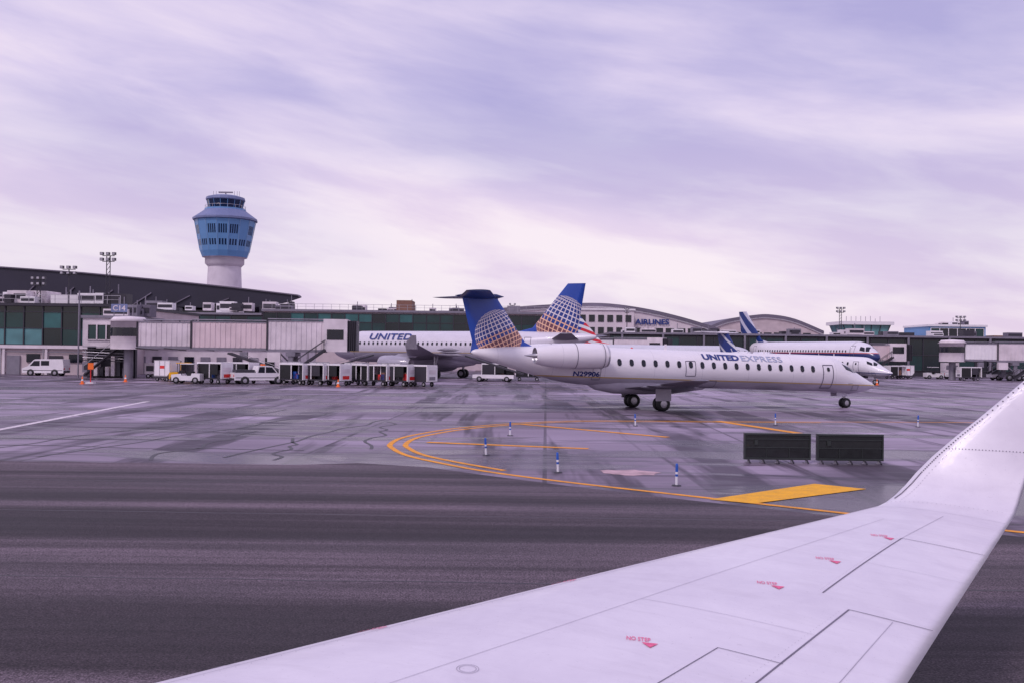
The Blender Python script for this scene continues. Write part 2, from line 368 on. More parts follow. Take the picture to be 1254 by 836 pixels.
# ------------------------------------------------------------------ own wing in foreground
aftv=Vector((.911,-.412,0)); outv=Vector((.412,.911,0)); upv=Vector((0,0,1))
def LE(o): return -.784-.488*(12.26-o)
def TE(o): return .59-.156*(12.26-o)
def wing_sec(o): return LE(o),TE(o)-LE(o),1.2+.0466*(o-4.75)-.006*max(0,8-o)
PU=[]
for i in range(41):
    c=(i/40)**1.7; PU.append((c,5*(.2969*math.sqrt(c)-.126*c-.3516*c*c+.2843*c**3-.1036*c**4)*2.0))
def up_t(c):
    for i in range(len(PU)-1):
        if PU[i][0]<=c<=PU[i+1][0]:
            t=(c-PU[i][0])/(PU[i+1][0]-PU[i][0]); return PU[i][1]+(PU[i+1][1]-PU[i][1])*t
    return 0
def wpt(o,c,off=0):
    a,ch,z=wing_sec(o); t=.055*ch
    return outv*o+aftv*(a+ch*c)+upv*(z+t*up_t(c)-.02*c*ch+off)
def paint_mat():
    m,nt,p=newmat('wing_white_paint'); tc=nn(nt,'ShaderNodeTexCoord')
    v=mapping(nt,tc.outputs['Object'],(1,1,1),(0,0,R(24)))
    f=noise(nt,v,.9,6,.7,.3); f=ramp(nt,f,[(.35,0.),(.68,1.)])
    st=noise(nt,mapping(nt,v,(1.2,6,1)),1.0,4,.65,.4); st=ramp(nt,st,[(.5,0.),(.72,1.)])
    g=noise(nt,v,38,2,.7); g=ramp(nt,g,[(.66,0.),(.74,1.)])
    c=mixc(nt,f,(.65,.605,.69),(.76,.715,.785)); c=mixc(nt,mathn(nt,'MULTIPLY',st,.32),c,(.54,.49,.56)); c=mixc(nt,mathn(nt,'MULTIPLY',g,.35),c,(.38,.34,.39))
    nt.links.new(c,p.inputs['Base Color'])
    rr=nn(nt,'ShaderNodeMapRange'); nt.links.new(f,rr.inputs[0]); rr.inputs[3].default_value=.48; rr.inputs[4].default_value=.30
    nt.links.new(rr.outputs[0],p.inputs['Roughness']); p.inputs['Coat Weight'].default_value=.08
    bn=nn(nt,'ShaderNodeBump'); bn.inputs['Strength'].default_value=.18; bn.inputs['Distance'].default_value=.02
    nt.links.new(noise(nt,v,2.2,2,.5),bn.inputs['Height']); nt.links.new(bn.outputs[0],p.inputs['Normal'])
    return m
wp=paint_mat()
w=B()
secs=[]
for i in range(15):
    o=1.0+(12.0-1.0)*i/14; a,ch,z=wing_sec(o); secs.append((o,a,ch,z,0))
wl=[(12.15,-.83,1.41,1.55,3),(12.32,-.74,1.37,1.59,16),(12.46,-.64,1.31,1.67,33),(12.58,-.53,1.24,1.79,50),(12.68,-.42,1.18,1.93,63),(12.77,-.24,1.08,2.13,72),(12.86,0,.96,2.36,76),(12.95,.25,.85,2.58,77),(13.12,.78,.62,3.08,77),(13.17,.95,.5,3.2,77)]
secs+=wl
rings=[]
for (o,a,ch,z,cant) in secs:
    td=(upv*math.cos(R(cant))-outv*math.sin(R(cant))); base=outv*o+aftv*a+upv*z
    tk=.055*ch*(1-.3*min(1,cant/50)); dr=.02*ch*(1-min(1,cant/20))
    ring=[base+aftv*(ch*c)+td*(tk*t)-upv*(dr*c) for c,t in PU]
    ring+=[base+aftv*(ch*c)-td*(tk*.7*t)-upv*(dr*c) for c,t in reversed(PU[1:-1])]
    rings.append(ring)
n=len(rings[0])
allv=[v for r in rings for v in r]
fa=[];fb=[]
for k in range(len(rings)-1):
    for i in range(n):
        f=(k*n+i,k*n+(i+1)%n,(k+1)*n+(i+1)%n,(k+1)*n+i)
        (fb if (i<6 or i>=n-6) else fa).append(f)
lem=M('leading_edge_metal',(.74,.70,.77),.3,.25,var=.04,coat=.2)
o0=len(w.v); w.add(allv,fa,wp,True)
kk=w.m(lem)
for f in fb: w.f.append([i+o0 for i in f]); w.mi.append(kk); w.sm.append(True)
w.add(rings[-1],[tuple(range(n))],wp)
def wline(pts,wd=.009,mat=seam,off=.004,steps=24):
    P=[]
    for (o0,c0),(o1,c1) in zip(pts,pts[1:]):
        for i in range(steps+1): P.append(wpt(o0+(o1-o0)*i/steps,c0+(c1-c0)*i/steps,off))
    vs=[]
    for i,pp in enumerate(P):
        d=(P[min(i+1,len(P)-1)]-P[max(i-1,0)]); d.z=0
        if d.length<1e-6: d=aftv.copy()
        d.normalize(); s=Vector((-d.y,d.x,0))*wd/2; vs+=[pp-s,pp+s]
    w.add(vs,[(2*i,2*i+1,2*i+3,2*i+2) for i in range(len(P)-1)],mat)
light_seam=M('faint_seam',(.42,.39,.46),.6)
wline([(8.17,.67),(10.43,.61)],.011); wline([(10.43,.61),(10.4,.985)],.009)
wline([(10.43,.61),(11.75,.60)],.005,light_seam)
wline([(2,.80),(7.9,.775)],.012); wline([(7.9,.775),(7.88,.985)],.009)
wline([(2,.085),(12.0,.085)],.005,light_seam)
for o in (4.9,6.6,8.4,10.2): wline([(o,.02),(o,.085)],.005,light_seam)
wline([(5.55,.66),(5.55,.785)],.007); wline([(5.55,.66),(6.55,.655),(6.55,.785)],.007); wline([(4.6,.66),(5.4,.66)],.008)
wline([(6.0,.90),(7.85,.89)],.005,light_seam); wline([(9.3,.645),(9.3,.985)],.004,light_seam)
wline([(3,.36),(11.2,.36)],.004,light_seam); wline([(7.2,.36),(7.2,.775)],.004,light_seam)
wline([(11.95,.04),(11.95,.985)],.006,light_seam)
def dot(c,nr,r=.006,mat=seam):
    nr=nr.normalized();a=nr.cross(aftv).normalized();b=nr.cross(a)
    vs=[c+a*(r*math.cos(k*math.pi/3))+b*(r*math.sin(k*math.pi/3)) for k in range(6)]+[c+nr*.003]
    w.add(vs,[(k,(k+1)%6,6) for k in range(6)],mat)
for i in range(85): dot(wpt(4+i*.094,.095,.002),upv,.003,light_seam)
for i in range(60):
    dot(wpt(8.2+i*.037,.655-.001*i,.002),upv,.003,light_seam); dot(wpt(4.5+i*.056,.76,.002),upv,.003,light_seam)
def lerp(a,b,t): return tuple(x+(y-x)*t for x,y in zip(a,b))
def wlpt(t,c,off=.006):
    q=t*(len(wl)-1);i=min(int(q),len(wl)-2);o,a,ch,z,cant=lerp(wl[i],wl[i+1],q-i)
    td=(upv*math.cos(R(cant))-outv*math.sin(R(cant))); tk=.055*ch*(1-.3*min(1,cant/50))
    return outv*o+aftv*(a+ch*c)+upv*z+td*(tk*up_t(c)+off),td
for i in range(70):
    q,nr=wlpt(.15+.83*i/70,.055); dot(q,nr,.010)
    if i%2==0: q,nr=wlpt(.12+.86*i/70,.13); dot(q,nr,.006,light_seam)
for i in range(26):
    q,nr=wlpt(.06,.05+.9*i/26); dot(q,nr,.006,light_seam)
    q,nr=wlpt(.60,.05+.9*i/26); dot(q,nr,.007)
def stencil(o,c,arrow=True,s=.16):
    vs,fs=text_mesh('NO STEP',.01); base=wpt(o,c)
    d1=Vector((.96,-.1,0)).normalized(); d2=Vector((.12,.96,0)).normalized()
    def onw(pt):
        oo=pt.dot(outv); a2,ch2,_=wing_sec(oo); return wpt(oo,(pt.dot(aftv)-a2)/ch2,.006)
    w.add([onw(base+d1*((x-.5)*s)+d2*((y)*s*.42)) for x,y in vs],fs,markred)
    if arrow:
        T=[base+d1*.02-d2*.02,base+d1*.13-d2*.02,base+d1*.075-d2*.10]
        w.add([onw(q) for q in T],[(0,1,2)],markred)
for o in (6.35,8.1,9.15,10.35): stencil(o,.525)
for o in (5.85,7.53): stencil(o,.06,False,.2)
cc=wpt(5.35,.40,.005)
for rr in (.05,.066):
    vs=[]
    for t in range(25):
        an=t*math.pi/12; dv=Vector((math.cos(an),math.sin(an),0))
        for r2 in (rr,rr+.004):
            pt=cc+dv*r2; oo=pt.dot(outv); a2,ch2,_=wing_sec(oo); vs.append(wpt(oo,(pt.dot(aftv)-a2)/ch2,.004))
    w.add(vs,[(2*i,2*i+1,2*i+3,2*i+2) for i in range(24)],light_seam)
w.finish('airplane_wing')

# ------------------------------------------------------------------ ground
def ground_mat(kind):
    m,nt,p=newmat(kind); g=nn(nt,'ShaderNodeNewGeometry').outputs['Position']
    grain=noise(nt,g,38,1,.8)
    if kind=='asphalt':
        s1=noise(nt,mapping(nt,g,(.012,.42,1),(0,0,R(1.2)),(0,.7,0)),1.0,3,.6,.25)
        s2=noise(nt,mapping(nt,g,(.04,2.6,1),(0,0,R(-.8))),1.0,2,.6,.1)
        patch=noise(nt,mapping(nt,g,(.10,.28,1),(0,0,R(-3))),1.0,3,.6,.5)
        fine=noise(nt,g,7,2,.8)
        c=mixc(nt,ramp(nt,fine,[(.35,0.),(.65,1.)]),(.105,.076,.096),(.165,.124,.152))
        c=mixc(nt,ramp(nt,grain,[(.50,0.),(.70,.8)]),c,(.36,.28,.33))
        c=mixc(nt,ramp(nt,grain,[(.30,.85),(.46,0.)]),c,(.02,.014,.02))
        c=mixc(nt,1.0,c,ramp(nt,s1,[(.40,.30),(.50,.62),(.58,1.)]),'MULTIPLY')
        c=mixc(nt,1.0,c,ramp(nt,s2,[(.40,1.),(.60,.70)]),'MULTIPLY')
        c=mixc(nt,1.0,c,ramp(nt,patch,[(.40,1.),(.62,.66)]),'MULTIPLY')
        rg=ramp(nt,patch,[(.35,.75),(.7,.6)]); bs=.6; sp=.28
    else:
        mid=noise(nt,mapping(nt,g,(.07,.24,1),(0,0,R(8))),1.0,5,.66,.7)
        big=noise(nt,mapping(nt,g,(.018,.05,1),(0,0,R(-4))),1.0,4,.6,.6)
        br=nn(nt,'ShaderNodeTexBrick'); nt.links.new(mapping(nt,g,(1,1,1),(0,0,R(2))),br.inputs['Vector'])
        br.offset=0; br.inputs['Scale'].default_value=1; br.inputs['Brick Width'].default_value=7.6; br.inputs['Row Height'].default_value=6.1
        br.inputs['Mortar Size'].default_value=.07; br.inputs['Mortar Smooth'].default_value=.3
        br.inputs['Color1'].default_value=(.60,.60,.60,1); br.inputs['Color2'].default_value=(1.,1.,1.,1); br.inputs['Mortar'].default_value=(.15,.15,.15,1)
        wet=ramp(nt,mid,[(.45,0.),(.52,1.)])
        c=mixc(nt,wet,(.105,.076,.110),(.46,.37,.49))
        c=mixc(nt,ramp(nt,big,[(.42,0.),(.56,.7)]),c,(.10,.074,.106))
        tyre=noise(nt,mapping(nt,g,(.50,.035,1),(0,0,R(-22))),1.0,4,.6,.4)
        c=mixc(nt,mathn(nt,'MULTIPLY',ramp(nt,tyre,[(.50,0.),(.58,1.)]),.8),c,(.038,.027,.042))
        tx=noise(nt,mapping(nt,g,(.03,.8,1),(0,0,R(-2))),1.0,3,.6,.2)
        c=mixc(nt,mathn(nt,'MULTIPLY',ramp(nt,tx,[(.54,0.),(.62,1.)]),.5),c,(.04,.03,.043))
        c=mixc(nt,.7,c,br.outputs['Color'],'MULTIPLY')
        rg=ramp(nt,mid,[(.42,.24),(.54,.62)]); bs=.2; sp=.36
    p.inputs['Specular IOR Level'].default_value=sp
    nt.links.new(c,p.inputs['Base Color']); nt.links.new(rg,p.inputs['Roughness'])
    bn=nn(nt,'ShaderNodeBump'); bn.inputs['Strength'].default_value=bs; bn.inputs['Distance'].default_value=.01
    nt.links.new(grain,bn.inputs['Height']); nt.links.new(bn.outputs[0],p.inputs['Normal'])
    return m
g=B(); g.add([(-3000,-3000,0),(3000,-3000,0),(3000,3000,0),(-3000,3000,0)],[(0,1,2,3)],ground_mat('apron_concrete')); g.finish('ground')
tw=[(-500,-200),(500,-200),(500,-60),(60,-14),(20,11),(10,17.9),(6.8,20.35),(4.2,22.3),(1.5,24.5),(-.7,26.5),(-2.4,28.2),(-4.5,29.0)]
x=-5.0
while x>-60:
    x-=random.uniform(.8,2.0); tw.append((x,28.45+random.uniform(-.14,.14)))
tw.append((-500,30))
g=B(); g.add([(x,y,.004) for x,y in tw],[tuple(range(len(tw)))],ground_mat('asphalt')); g.finish('taxiway')
def paintm(name,col,wear=.45):
    m,nt,p=newmat(name); gp=nn(nt,'ShaderNodeNewGeometry').outputs['Position']
    f=noise(nt,gp,3,5,.75); f=ramp(nt,f,[(.42,0.),(.62,1.)]); f2=noise(nt,gp,40,2,.8); f2=ramp(nt,f2,[(.55,0.),(.7,1.)])
    c=mixc(nt,mathn(nt,'MULTIPLY',f,wear),col,(.12,.09,.08)); c=mixc(nt,mathn(nt,'MULTIPLY',f2,.4),c,(.1,.08,.08))
    nt.links.new(c,p.inputs['Base Color']); p.inputs['Roughness'].default_value=.65; p.inputs['Specular IOR Level'].default_value=.3
    return m
py=paintm('yellow_line_paint',(.95,.38,.012),.35); pyb=paintm('fresh_yellow_paint',(.95,.46,.004),.25); pw=paintm('white_line_paint',(.80,.72,.77),.4); pyf=paintm('faded_yellow_paint',(.4,.24,.1),.6)
def ribbon(b,pts,wd,mat,z,off=0,sm=8):
    P=catmull(pts,sm) if len(pts)>2 else pts; vs=[]
    for i,(x,y) in enumerate(P):
        a=P[max(i-1,0)];c=P[min(i+1,len(P)-1)]; d=Vector((c[0]-a[0],c[1]-a[1],0)).normalized(); s=Vector((-d.y,d.x,0))
        q=Vector((x,y,z))+s*off; vs+=[q-s*wd/2,q+s*wd/2]
    b.add(vs,[(2*i,2*i+1,2*i+3,2*i+2) for i in range(len(P)-1)],mat)
loop=[(40,0),(20,12),(10,18.6),(6.8,21.0),(4.27,23.0),(1.53,25.2),(-.61,27.25),(-2.12,29.3),(-3.31,31.3),(-4.06,33.6),(-4.3,35.1),(-4.2,37.5),(-3.56,39.9),(-2.38,42.7),(-.27,45.7),(2.9,48.3),(7.06,49.0),(15.5,49.8),(23.8,50.8),(60,54)]
y=B()
ribbon(y,loop,.2,py,.008); ribbon(y,loop[6:18],.2,py,.008,off=-.55)
ribbon(y,[(-3.05,35.9),(2.7,34.2)],.38,py,.012); ribbon(y,[(.49,45.6),(6.3,39.4)],.36,py,.012); ribbon(y,[(10.4,49.5),(12.4,42.3)],.5,py,.012)
y.add([(4.56,22.5,.012),(5.45,21.95,.012),(8.93,24.6,.012),(7.9,25.5,.012)],[(0,1,2,3)],pyb)
y.finish('yellow_taxiway_markings')
y=B(); ribbon(y,[(-19.9,34),(-20.4,39),(-22.8,61.5)],.35,pw,.008); ribbon(y,[(-26,63.5),(-5,61.5)],.15,pw,.008)
ribbon(y,[(-60,70),(-20,78),(20,80),(60,82)],.15,pw,.008)
ribbon(y,[(-45,96),(20,92),(60,100)],.15,pyf,.008)
y.finish('white_apron_markings')
y=B(); tar=M('tar_sealant',(.016,.012,.017),.45)
for (x0,y0,x1,y1) in ((-14,29.5,-9.5,52),(-17,31,-12.5,55),(-8.5,30,-6,48),(-21,52,-4,47),(-23,43,-8,38),(-13,58,2,55),(-5,33,-5.6,46),(-11,29,-10.2,40),(-19,33,-7,32.5),(-7,29.5,-8.2,37),(-26,36,-11,35.4)):
    pts=[]
    for i in range(10):
        t=i/9; pts.append((x0+(x1-x0)*t+random.uniform(-.35,.35),y0+(y1-y0)*t+random.uniform(-.25,.25)))
    ribbon(y,pts,.12,tar,.006)
for (x0,y0,x1,y1,wd) in ((-30,20.2,12,19.6,.05),(-30,14.4,9,14.0,.045),(-30,24.6,0,24.4,.05)):
    pts=[(x0+(x1-x0)*i/30,y0+(y1-y0)*i/30+random.uniform(-.03,.03)) for i in range(31)]
    ribbon(y,pts,wd,tar,.0065)
y.finish('pavement_crack_sealing')
y=B(); pts=[]
for i in range(28):
    t=2*math.pi*i/28; r=1+random.uniform(-.18,.18); pts.append((3.35+.85*r*math.cos(t),27.5+.62*r*math.sin(t),.006))
y.add(pts,[tuple(range(28))],M('pale_repair_patch',(.50,.34,.37),.8,var=.25,scale=2)); y.finish('pavement_patch')

mw=M('marker_white',(.75,.73,.78),.4); mb=M('marker_blue',(.01,.09,.45),.35)
for (x,yy) in ((-.03,39.2),(-.79,31.6),(1.32,27.25),(5.76,45.4),(4.2,24.8),(12.7,47.1),(19.5,47.0)):
    b=B(); b.rev((0,0,0),(0,0,1),[(.001,.03),(.11,.03),(.13,0.0)],dgrey,14)
    b.rev((0,0,0),(0,0,1),[(.035,.02),(.035,.24)],mw,12); b.rev((0,0,0),(0,0,1),[(.0352,.24),(.0352,.30)],mb,12); b.rev((0,0,0),(0,0,1),[(.0352,.30),(.0352,.36)],mw,12)
    b.rev((0,0,0),(0,0,1),[(.036,.36),(.036,.54),(.025,.565),(.001,.57)],mb,12)
    o=b.finish('taxiway_edge_marker',(x,yy,0),random.uniform(0,3)); o.rotation_euler[0]=R(random.uniform(-3,3)); o.rotation_euler[1]=R(random.uniform(-4,4))
signblk=M('sign_back_black',(.010,.012,.012),.22,var=.4,scale=4,coat=.4)
signfr=M('sign_frame',(.035,.042,.04),.35,.3)
for (x,yy,yaw) in ((8.28,30.5,0),(10.52,30.45,0)):
    b=B(); W=1.03
    b.box(-W+.05,W-.05,-.06,.06,.17,.85,signblk)
    b.box(-W,W,-.09,.09,.10,.17,signfr); b.box(-W,W,-.09,.09,.85,.92,signfr)
    b.box(-W,-W+.05,-.09,.09,.17,.85,signfr); b.box(W-.05,W,-.09,.09,.17,.85,signfr)
    b.box(-W+.05,W-.05,-.085,-.06,.46,.49,signfr)
    b.box(-W+.05,W-.05,-.10,-.061,.72,.75,signfr)
    for q in (-.34,.36): b.box(q-.012,q+.012,-.083,-.06,.17,.46,signfr)
    b.box(-W+.3,-W+.42,-.11,-.06,.55,.70,signfr)
    for q in (-.9,-.45,0,.45,.9):
        b.tube((q,0,.0),(q,0,.12),.03,steel,8); b.box(q-.09,q+.09,-.08,.08,0,.025,grey)
        b.obox((q,-.05,.12),(q,-.26,.02),.04,.04,dgrey)
    b.finish('airport_guidance_sign',(x,yy,0),R(yaw),bevel=.008)

# ------------------------------------------------------------------ buildings
def facade(b,x0,x1,y,z0,z1,bay,rows,mats,mull,mw=.14,side=-1):
    nb=max(1,round((x1-x0)/bay)); bw=(x1-x0)/nb; rh=(z1-z0)/rows
    for i in range(nb):
        for r in range(rows):
            X0=x0+i*bw;Z0=z0+r*rh
            b.add([(X0,y,Z0),(X0+bw,y,Z0),(X0+bw,y,Z0+rh),(X0,y,Z0+rh)],[(0,1,2,3)],random.choice(mats))
    for i in range(nb+1): b.box(x0+i*bw-mw/2,x0+i*bw+mw/2,y-.14,y-.01,z0,z1,mull)
    for r in range(rows+1): b.box(x0,x1,y-.10,y-.015,z0+r*rh-mw/3,z0+r*rh+mw/3,mull)
def roofunits(b,x0,x1,y0,y1,z,n,hmax=1.8):
    for i in range(n):
        x=random.uniform(x0,x1);yy=random.uniform(y0,y1);wd=random.uniform(.8,3.2);h=random.uniform(.5,hmax)
        mt=random.choice([offwhite,grey,white,dgrey,roofgrey])
        b.box(x,x+wd,yy,yy+2,z+.15,z+.15+h,mt); b.box(x+.1,x+wd-.1,yy-.03,yy-.005,z+.15+h*.3,z+.15+h*.75,dgrey)
        if random.random()<.4: b.tube((x+wd/2,yy+1,z+h),(x+wd/2,yy+1,z+h+random.uniform(.6,1.6)),.07,grey,6)
def railing(b,x0,x1,y,z,mat=steel):
    b.box(x0,x1,y-.03,y+.03,z+1.0,z+1.06,mat); b.box(x0,x1,y-.02,y+.02,z+.5,z+.54,mat)
    n=int((x1-x0)/1.6)
    for i in range(n+1): b.box(x0+i*1.6-.03,x0+i*1.6+.03,y-.025,y+.025,z,z+1.0,mat)

b=B()
b.box(-140,-48,120.1,150,0,8.3,beige)
facade(b,-120,-48.2,120.0,3.6,7.6,2.3,2,[gl1,gl3,gl2,gl3,gl1,gl4,gl2],dgrey)
facade(b,-120,-48.2,120.02,7.6,8.3,2.3,1,[gl3],dgrey)
b.box(-140,-47.8,119.6,150.2,8.3,8.65,dgrey); b.box(-140,-47.9,119.7,120.0,3.15,3.55,offwhite)
for i in range(14):
    x=-119+i*5.2; b.box(x,x+1.6,119.9,120.09,0,2.3,random.choice([grey,dgrey,offwhite])); b.box(x+2.4,x+4.0,119.93,120.09,1.5,2.5,glassd)
    b.box(x-.5,x-.2,119.8,120.09,0,3.15,offwhite)
    b.tube((x+4.5,119.85,0),(x+4.5,119.85,3.1),.08,steel,6)
b.box(-120,-48,119.86,119.9,2.7,2.8,grey)
roofunits(b,-75,-50,121,126,8.6,22,1.6); railing(b,-80,-48,119.9,8.65)
b.box(-58,-50,123,128,8.6,9.9,white); b.box(-64.,-59,124,128,8.6,10.4,offwhite)
b.finish('terminal_concourse_building')
b=B()
b.box(-47,12,185.1,215,0,10.6,beige)
facade(b,-47,12,185,5.5,10.3,2.6,3,[gl1,gl3,gl3,gl1,gl2],dgrey,.16)
b.box(-95,-47,185.1,215,0,9.8,dgrey); facade(b,-95,-47.2,185,5,9.6,3,2,[gl3,gl1,gl1],dgrey)
b.box(-47.3,12.3,184.6,215.3,10.6,11.0,grey); b.box(-95,-47.3,184.7,215,9.8,10.2,grey)
roofunits(b,-92,5,186,200,10.6,46,1.9); railing(b,-47,12,185,11.0)
b.box(-22.5,-19.5,190,196,11,13.2,brown); b.box(8.5,11,190,194,11,13.0,brown); b.box(-1,1.5,190,194,11,12.4,grey)
b.finish('terminal_glass_building')
b=B(); b.box(-50,-30,128,150,0,3.4,offwhite)
for i in range(9): b.box(-49+i*2.1,-47.8+i*2.1,127.85,127.99,.1,2.3,random.choice([dgrey,grey,glassd]))
b.box(-50.2,-29.8,127.7,150,3.4,3.7,grey); roofunits(b,-49,-32,130,140,3.7,12,2.6)
b.finish('ramp_service_building')
b=B()
top=[(-260,25.5),(-200,24.6),(-160,23.4),(-119,21.6),(-100,20.5),(-80,18.9),(-65,17.5),(-50,15.9),(-49.6,15.6)]
bot=[(-53,14.4),(-58,13.4),(-64,12.7),(-85,13.2),(-119,14.0),(-160,15.0),(-260,16)]
b.prism(top+bot,'y',228,230,roofdark)
b.prism([(x,z+.3) for x,z in top]+[(x,z+.02) for x,z in reversed(top)],'y',227.6,230.2,roofgrey)
b.prism([(x-18,z+.2) for x,z in top]+[(x-18,z) for x,z in bot],'y',230.3,300,roofdark)
for i in range(16):
    x=-70-i*9; b.obox((x,227.7,13.5),(x+4,227.8,14.5+(-x-60)*.06),.3,.25,roofgrey)
b.box(-260,-70,234,290,0,12.6,gl3); facade(b,-200,-70,233.8,4,12.4,5,2,[gl3,gl1],grey,.3)
b.finish('curved_roof_terminal')

# control tower
b=B(); cx,cy=-106,360; c=(cx,cy,0); Z=(0,0,1)
b.rev(c,Z,[(6.6,0),(6.3,24),(5.9,33.5)],concrete,32)
b.rev(c,Z,[(5.9,33.5),(7.0,34.6),(7.0,36.6),(8.0,36.9)],concrete,32)
n8=16
b.rev(c,Z,[(8.0,36.9),(8.8,39.0),(10.9,50.2)],towerblue,n8,False)
b.rev(c,Z,[(10.9,50.2),(11.6,50.4),(11.6,51.1),(8.4,53.4),(7.4,54.2)],towerroof,n8,False)
b.rev(c,Z,[(5.8,54.0),(6.7,57.8)],towerglass,n8,False)
b.rev(c,Z,[(7.4,54.2),(7.4,54.7),(5.6,54.7)],towerblue,n8,False)
b.rev(c,Z,[(6.8,57.7),(7.1,58.0),(6.9,58.9),(4.5,59.6),(.1,59.8)],towerroof,n8,False)
for i in range(n8):
    t=2*math.pi*(i+.5)/n8; ap=math.cos(math.pi/n8)
    def rz(z): return (8.8+(z-39.0)*(2.1/11.2))*ap+.03
    a=Vector((-math.cos(t),math.sin(t),0)); s=Vector((-a.y,a.x,0))
    for (z0,z1,wd,ks) in ((40.8,43.0,.6,(-1.0,0,1.0)),(45.0,48.2,.5,(-1.2,-.4,.4,1.2))):
        for k in ks:
            if i%4!=1 or z0<44:
                b.add([Vector(c)+a*rz(z0)+s*(k-wd/2)+upv*z0,Vector(c)+a*rz(z0)+s*(k+wd/2)+upv*z0,Vector(c)+a*rz(z1)+s*(k+wd/2)+upv*z1,Vector(c)+a*rz(z1)+s*(k-wd/2)+upv*z1],[(0,1,2,3)],towerglass)
    t2=2*math.pi*i/n8; a=Vector((math.cos(t2),math.sin(t2),0))
    b.obox(Vector(c)+a*5.85+upv*54.2,Vector(c)+a*6.75+upv*57.8,.16,.16,towerblue)
    b.obox(Vector(c)+a*8.83+upv*39.1,Vector(c)+a*10.95+upv*50.1,.14,.14,M('tower_rib',(.24,.38,.58),.4))
    b.tube(Vector(c)+a*7.2+upv*54.7,Vector(c)+a*7.2+upv*55.8,.06,steel,5)
b.rev(c,Z,[(7.22,55.75),(7.28,55.8),(7.22,55.88)],steel,32)
b.tube((cx,cy,59.6),(cx,cy,61.2),.25,grey,8); b.box(cx-2.6,cx+2.6,cy-.3,cy+.3,60.7,61.2,grey)
for dx in (-4.5,-3.5,3.2,4.2,5.0): b.tube((cx+dx,cy,58.8),(cx+dx,cy,61.4),.07,grey,5)
b.finish('control_tower')

def hangar(name,arch,y0,y1,wall,roof,sign=None):
    b=B(); pts=catmull(arch,5)
    b.prism([(arch[0][0],0)]+[(x,z) for x,z in pts]+[(arch[-1][0],0)],'y',y0,y1,wall)
    b.prism([(x,z+1.0) for x,z in pts]+[(x,z+.03) for x,z in reversed(pts)],'y',y0-.8,y1+1,roof)
    b.prism([(x,z+.02) for x,z in pts]+[(x,z-.45) for x,z in reversed(pts)],'y',y0-.4,y0-.02,white)
    x0,x1=arch[0][0]+3,arch[-1][0]-2
    for zz in (3.0,9.2):
        xx=x0
        while xx<x1-3:
            b.box(xx,xx+2.6,y0-.12,y0-.01,zz,zz+2.2,glassd); b.box(xx-.1,xx+2.7,y0-.16,y0-.02,zz-.25,zz-.03,offwhite); xx+=3.4
    n=int((x1-x0)/8)
    for i in range(n+1): b.box(x0+i*8-.35-.4,x0+i*8-.4,y0-.3,y0-.02,0,9,offwhite)
    if sign:
        vs,fs=text_mesh(sign[0],.04); X0,X1,Z0,h=sign[1:]
        b.add([(X0+(X1-X0)*u,y0-.45,Z0+h*v) for u,v in vs],fs,texblue)
    b.finish(name)
hangar('aircraft_hangar',[(-24,13.8),(-5,15.8),(12,17.2),(27,17.8),(40,16.4),(52,13.8),(63,10.6)],300,380,palewall,roofgrey,('AIRLINES',37.5,48,12.4,1.7))
hangar('aircraft_hangar',[(64,10.2),(74,14.6),(84,16.4),(90,16.6),(98,15.2),(108,11.2)],340,400,beige,roofgrey)
b=B(); b.box(19,36,290,299,0,16.2,palewall); b.box(18.6,36.4,289.6,299,16.2,16.7,white)
for i in range(6):
    for j in range(4): b.box(20+i*2.7,21.7+i*2.7,289.8,289.99,2+j*3.6,4+j*3.6,glassd)
b.finish('hangar_office_building')

b=B(); b.box(18,200,180.1,210,0,7.0,dgrey)
facade(b,18,200,180,1.0,6.7,3.2,2,[gl3,gl1,gl3,glassd],dgrey,.18)
b.box(17.8,200,179.5,210,7.0,7.35,grey); roofunits(b,20,150,182,195,7.3,46,1.2)
for i in range(24): b.box(20+i*7.5,20.35+i*7.5,179.5,179.85,0,7.0,grey)
b.finish('gate_concourse_building')
b=B(); b.box(82,91.5,240,250,0,7.6,offwhite); b.box(81,92.5,239.3,250.5,7.6,8.2,white)
b.prism([(82.2,8.2),(91.3,8.2),(92.6,11.2),(80.9,11.2)],'y',239.8,250,gl4)
for i in range(6): b.obox((82.2+i*1.82,239.7,8.2),(80.9+i*2.34,239.7,11.2),.15,.15,dgrey)
b.box(80.3,93.2,239,250.8,11.2,12.0,white)
for i in range(9): b.tube((82+i*1.2,244,12),(82+i*1.2,244,12.6+random.random()*1.3),.06,grey,5)
b.finish('ramp_control_tower')
b=B(); b.box(102,116,240,255,0,11,towerblue); b.box(101.7,116.3,239.6,255,11,11.5,white); facade(b,102.5,115.5,239.9,8.2,10.6,2,1,[glassd,gl1],white)
roofunits(b,103,114,241,250,11.3,6,1.5); b.box(118,124,240,255,0,9,brown); b.box(94,101,242,255,0,8.5,offwhite); b.finish('airport_office_building')
b=B(); tm=M('distant_foliage',(.04,.05,.04),.9,var=.5,scale=.05); x=-900; pr=[]
while x<1100: pr.append((x,random.uniform(5,11))); x+=random.uniform(3,9)
b.prism(pr+[(1100,0),(-900,0)],'y',760,790,tm); b.finish('distant_tree_line')

